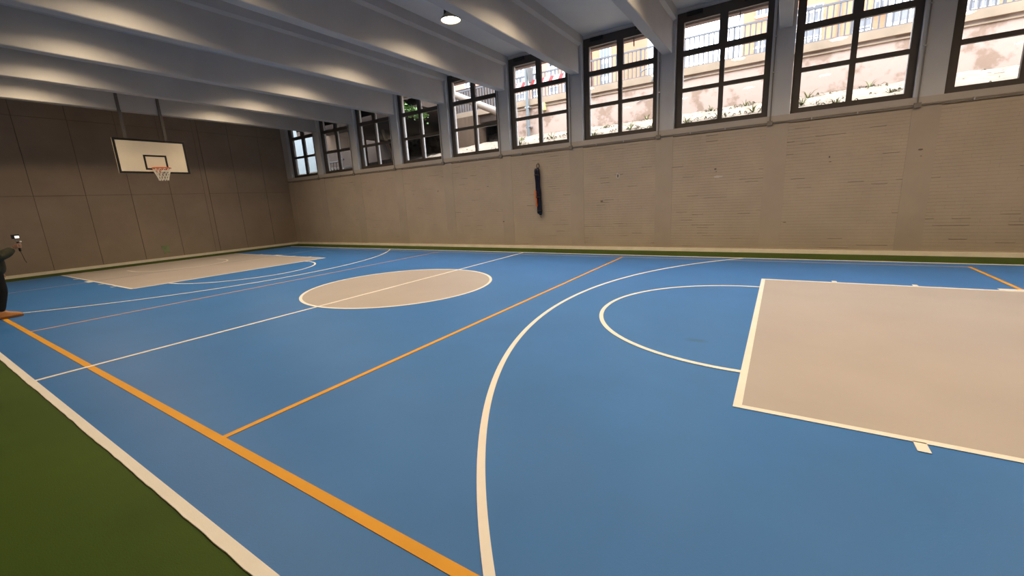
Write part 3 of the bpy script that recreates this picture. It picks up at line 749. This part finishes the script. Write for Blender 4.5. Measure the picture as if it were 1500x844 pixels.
# ------------------------------------------------------------------ person at the left edge, filming
PX, PY = -4.93, -4.29
ps = thing('person', 'person in dark olive jacket and tan shoes filming with a handheld gimbal', 'person', (PX, PY, 0))
def skin(name, nodes, edges_, m, parent, sub=2, root=0):
    """one continuous surface grown round a skeleton of (x,y,z,r)"""
    me = bpy.data.meshes.new(name); off = wloc(parent)
    me.from_pydata([(n[0]-off[0], n[1]-off[1], n[2]-off[2]) for n in nodes], edges_, [])
    o = bpy.data.objects.new(name, me); o.parent = parent; COL.objects.link(o)
    md = o.modifiers.new('skin', 'SKIN'); md.use_smooth_shade = True
    for i, n in enumerate(nodes):
        sv = me.skin_vertices[0].data[i]; r = n[3]
        sv.radius = r if isinstance(r, tuple) else (r, r); sv.use_root = (i == root)
    s_ = o.modifiers.new('sub', 'SUBSURF'); s_.levels = sub; s_.render_levels = sub
    me.materials.append(m); return o
X, Y = PX, PY
hand = (-4.90, -3.93, 1.205)
elbow_r = (X+.20, Y+.04, 1.02); sh_r = (X+.18, Y, 1.38); sh_l = (X-.18, Y, 1.38)
wr = (-4.90, -4.0, 1.17)
body = skin('body', [(X,Y,.92,(.12,.09)),(X,Y,1.10,(.13,.10)),(X,Y,1.32,(.15,.11)),(X,Y,1.46,(.06,.06)),(X,Y+.01,1.53,(.055,.055)),
    (*sh_r,.06),(*elbow_r,.043),(*wr,.03),(*sh_l,.06),(X-.23,Y+.02,1.08,.043),(X-.22,Y+.08,.84,.03),
    (X+.085,Y,.80,.075),(X+.10,Y+.01,.48,.058),(X+.10,Y-.09,.09,.04),(X-.085,Y,.80,.075),(X-.11,Y-.03,.48,.058),(X-.12,Y-.17,.09,.04)],
    [(0,1),(1,2),(2,3),(3,4),(2,5),(5,6),(6,7),(2,8),(8,9),(9,10),(0,11),(11,12),(12,13),(0,14),(14,15),(15,16)], MT['skin'], ps)
jk = skin('jacket', [(X,Y+.01,.70,(.185,.155)),(X,Y+.01,.95,(.19,.165)),(X,Y,1.18,(.19,.155)),(X,Y,1.36,(.17,.13)),(X,Y,1.46,(.085,.085)),
    (*sh_r,.09),((sh_r[0]+elbow_r[0])/2+.01,Y+.04,1.20,.085),(*elbow_r,.095),((elbow_r[0]+wr[0])/2,(elbow_r[1]+wr[1])/2,1.08,.085),(wr[0],wr[1]-.01,1.16,.058),
    (*sh_l,.09),(X-.23,Y+.02,1.08,.08),(X-.22,Y+.07,.87,.06)],
    [(0,1),(1,2),(2,3),(3,4),(3,5),(5,6),(6,7),(7,8),(8,9),(3,10),(10,11),(11,12)], MT['jacket'], ps)
tr = skin('trousers', [(X,Y,.86,(.10,.09)),(X+.085,Y+.005,.74,.092),(X+.10,Y+.01,.48,.085),(X+.10,Y-.08,.12,.07),(X-.085,Y,.74,.092),(X-.11,Y-.02,.48,.085),(X-.12,Y-.16,.12,.07)],
    [(0,1),(1,2),(2,3),(0,4),(4,5),(5,6)], MT['trouser'], ps)
def shoe(x, y):
    m = MB(); vs = []; fs = []
    prof = [(-.10,.038,.14),(-.06,.045,.16),(.0,.046,.15),(.07,.05,.105),(.13,.05,.085),(.19,.04,.062),(.22,.014,.035)]
    n = 10
    for (dy, w, h) in prof:
        for k in range(n):
            a = PI*k/(n-1); vs.append((x+w*math.cos(a), y+dy, .022+h*math.sin(a)**.8*.95))
    for i in range(len(prof)-1):
        for k in range(n-1): fs.append((i*n+k, i*n+k+1, (i+1)*n+k+1, (i+1)*n+k))
        fs.append((i*n, (i+1)*n, (i+1)*n+n-1, i*n+n-1))
    fs += [tuple(range(n)), tuple(range(len(prof)*n-1, (len(prof)-1)*n-1, -1))]
    m.add(vs, fs); o = m.build('shoe', MT['shoe'], ps, True)
    q = [(x+s_*w*1.08, y+dy) for s_ in (1,) for dy, w, h in prof]+[(x-w*1.08, y+dy) for dy, w, h in reversed(prof)]
    MB().prism(q, .0085, .042).build('sole', MT['sole'], o)
shoe(X+.10, Y-.05); shoe(X-.12, Y-.13)
# head with face and hair, turned to the held screen
hx, hy, hz = X, Y+.03, 1.63
hm = MB(); hm.ball((hx,hy,hz), (.077,.095,.118), 24, 16)
for i, v in enumerate(hm.v):
    dx, dy, dz = v[0]-hx, v[1]-hy, v[2]-hz
    if dz < -.02: f = 1-.28*min(1, (-dz-.02)/.1); hm.v[i] = (hx+dx*f, hy+dy*(f+.08)+.008, v[2])
head = hm.build('head', MT['skin'], ps, True)
fc = MB(); fc.ball((hx,hy+.10,hz-.018), (.014,.02,.024), 10, 8); fc.tube([(hx,hy+.088,hz+.02),(hx,hy+.105,hz-.02)], [.007,.012], 8); fc.build('nose', MT['skin'], head, True)
for s_ in (-1, 1):
    MB().ball((hx+s_*.032,hy+.082,hz+.012), (.014,.01,.009), 10, 8).build('eye', MT['eye'], head, True)
    MB().ball((hx+s_*.078,hy-.0,hz-.005), (.01,.02,.032), 10, 8).build('ear', MT['skin'], head, True)
MB().ball((hx,hy+.085,hz-.058), (.026,.012,.008), 12, 8).build('mouth', MT['lip'], head, True)
ha = MB(); ha.ball((hx,hy-.018,hz+.035), (.086,.098,.10), 22, 14); ha.build('hair', MT['hair'], head, True)
# hand closed round the handle: palm, four fingers, thumb
gx, gy = hand[0], hand[1]
hn = [(wr[0],wr[1],wr[2],.027),(gx-.0,gy-.055,1.185,(.024,.036)),(gx+.012,gy-.03,1.20,(.018,.04))]; he = [(0,1),(1,2)]
for i, dz in enumerate((.034, .012, -.010, -.031)):
    L_ = (1, 1.08, 1.0, .82)[i]; b = len(hn)
    hn += [(gx+.028,gy-.018,1.203+dz,.0095),(gx+.030,gy+.012*L_,1.205+dz,.009),(gx+.008,gy+.030*L_,1.204+dz,.0085),(gx-.016,gy+.020*L_,1.203+dz,.0075)]
    he += [(2,b),(b,b+1),(b+1,b+2),(b+2,b+3)]
b = len(hn); hn += [(gx-.022,gy-.036,1.222,.0115),(gx-.030,gy-.006,1.240,.0105),(gx-.018,gy+.018,1.250,.009)]; he += [(1,b),(b,b+1),(b+1,b+2)]
skin('hand', hn, he, MT['skin'], ps, 2)
# relaxed left hand
lx, ly, lz = X-.22, Y+.08, .84
hn = [(lx,ly,lz,.027),(lx,ly+.015,lz-.06,(.018,.036)),(lx,ly+.02,lz-.09,(.016,.038))]; he = [(0,1),(1,2)]
for i, dy in enumerate((.03, .01, -.01, -.03)):
    L_ = (.9, 1, .93, .75)[i]; b = len(hn)
    hn += [(lx,ly+.02+dy,lz-.11,.0095),(lx+.006,ly+.022+dy,lz-.11-.035*L_,.009),(lx+.018,ly+.02+dy,lz-.11-.065*L_,.0075)]; he += [(2,b),(b,b+1),(b+1,b+2)]
b = len(hn); hn += [(lx+.01,ly+.05,lz-.06,.0115),(lx+.015,ly+.062,lz-.09,.0095)]; he += [(1,b),(b,b+1)]
skin('hand', hn, he, MT['skin'], ps, 2)

gm = thing('handheld_gimbal', 'small black gimbal camera with bright screen held up by the person', 'camera', (gx, gy, 1.10))
MB().lathe([(.010,-.10),(.015,-.095),(.016,.06),(.013,.07)], (gx,gy,1.205), 14).build('handle', MT['black'], gm, True)
MB().tube([(gx,gy,1.27),(gx,gy-.015,1.30),(gx,gy-.015,1.335)], .011, 10).build('arm', MT['steel'], gm, True)
MB().box(gx-.03, gx+.03, gy-.055, gy+.035, 1.325, 1.395).build('camera_body', MT['black'], gm)
MB().box(gx+.03, gx+.034, gy-.022, gy+.03, 1.332, 1.375).build('screen', MT['screen'], gm)['label'] = 'bright screen'
MB().ball((gx+.018,gy+.03,1.272), (.016,.016,.014), 10, 8).build('joystick', MT['facade_white'], gm, True)
MB().tube([(gx,gy,1.106),(gx,gy+.012,1.03),(gx+.004,gy+.02,.95),(gx,gy+.035,.90)], .004, 5).build('wrist_strap', MT['black'], gm)
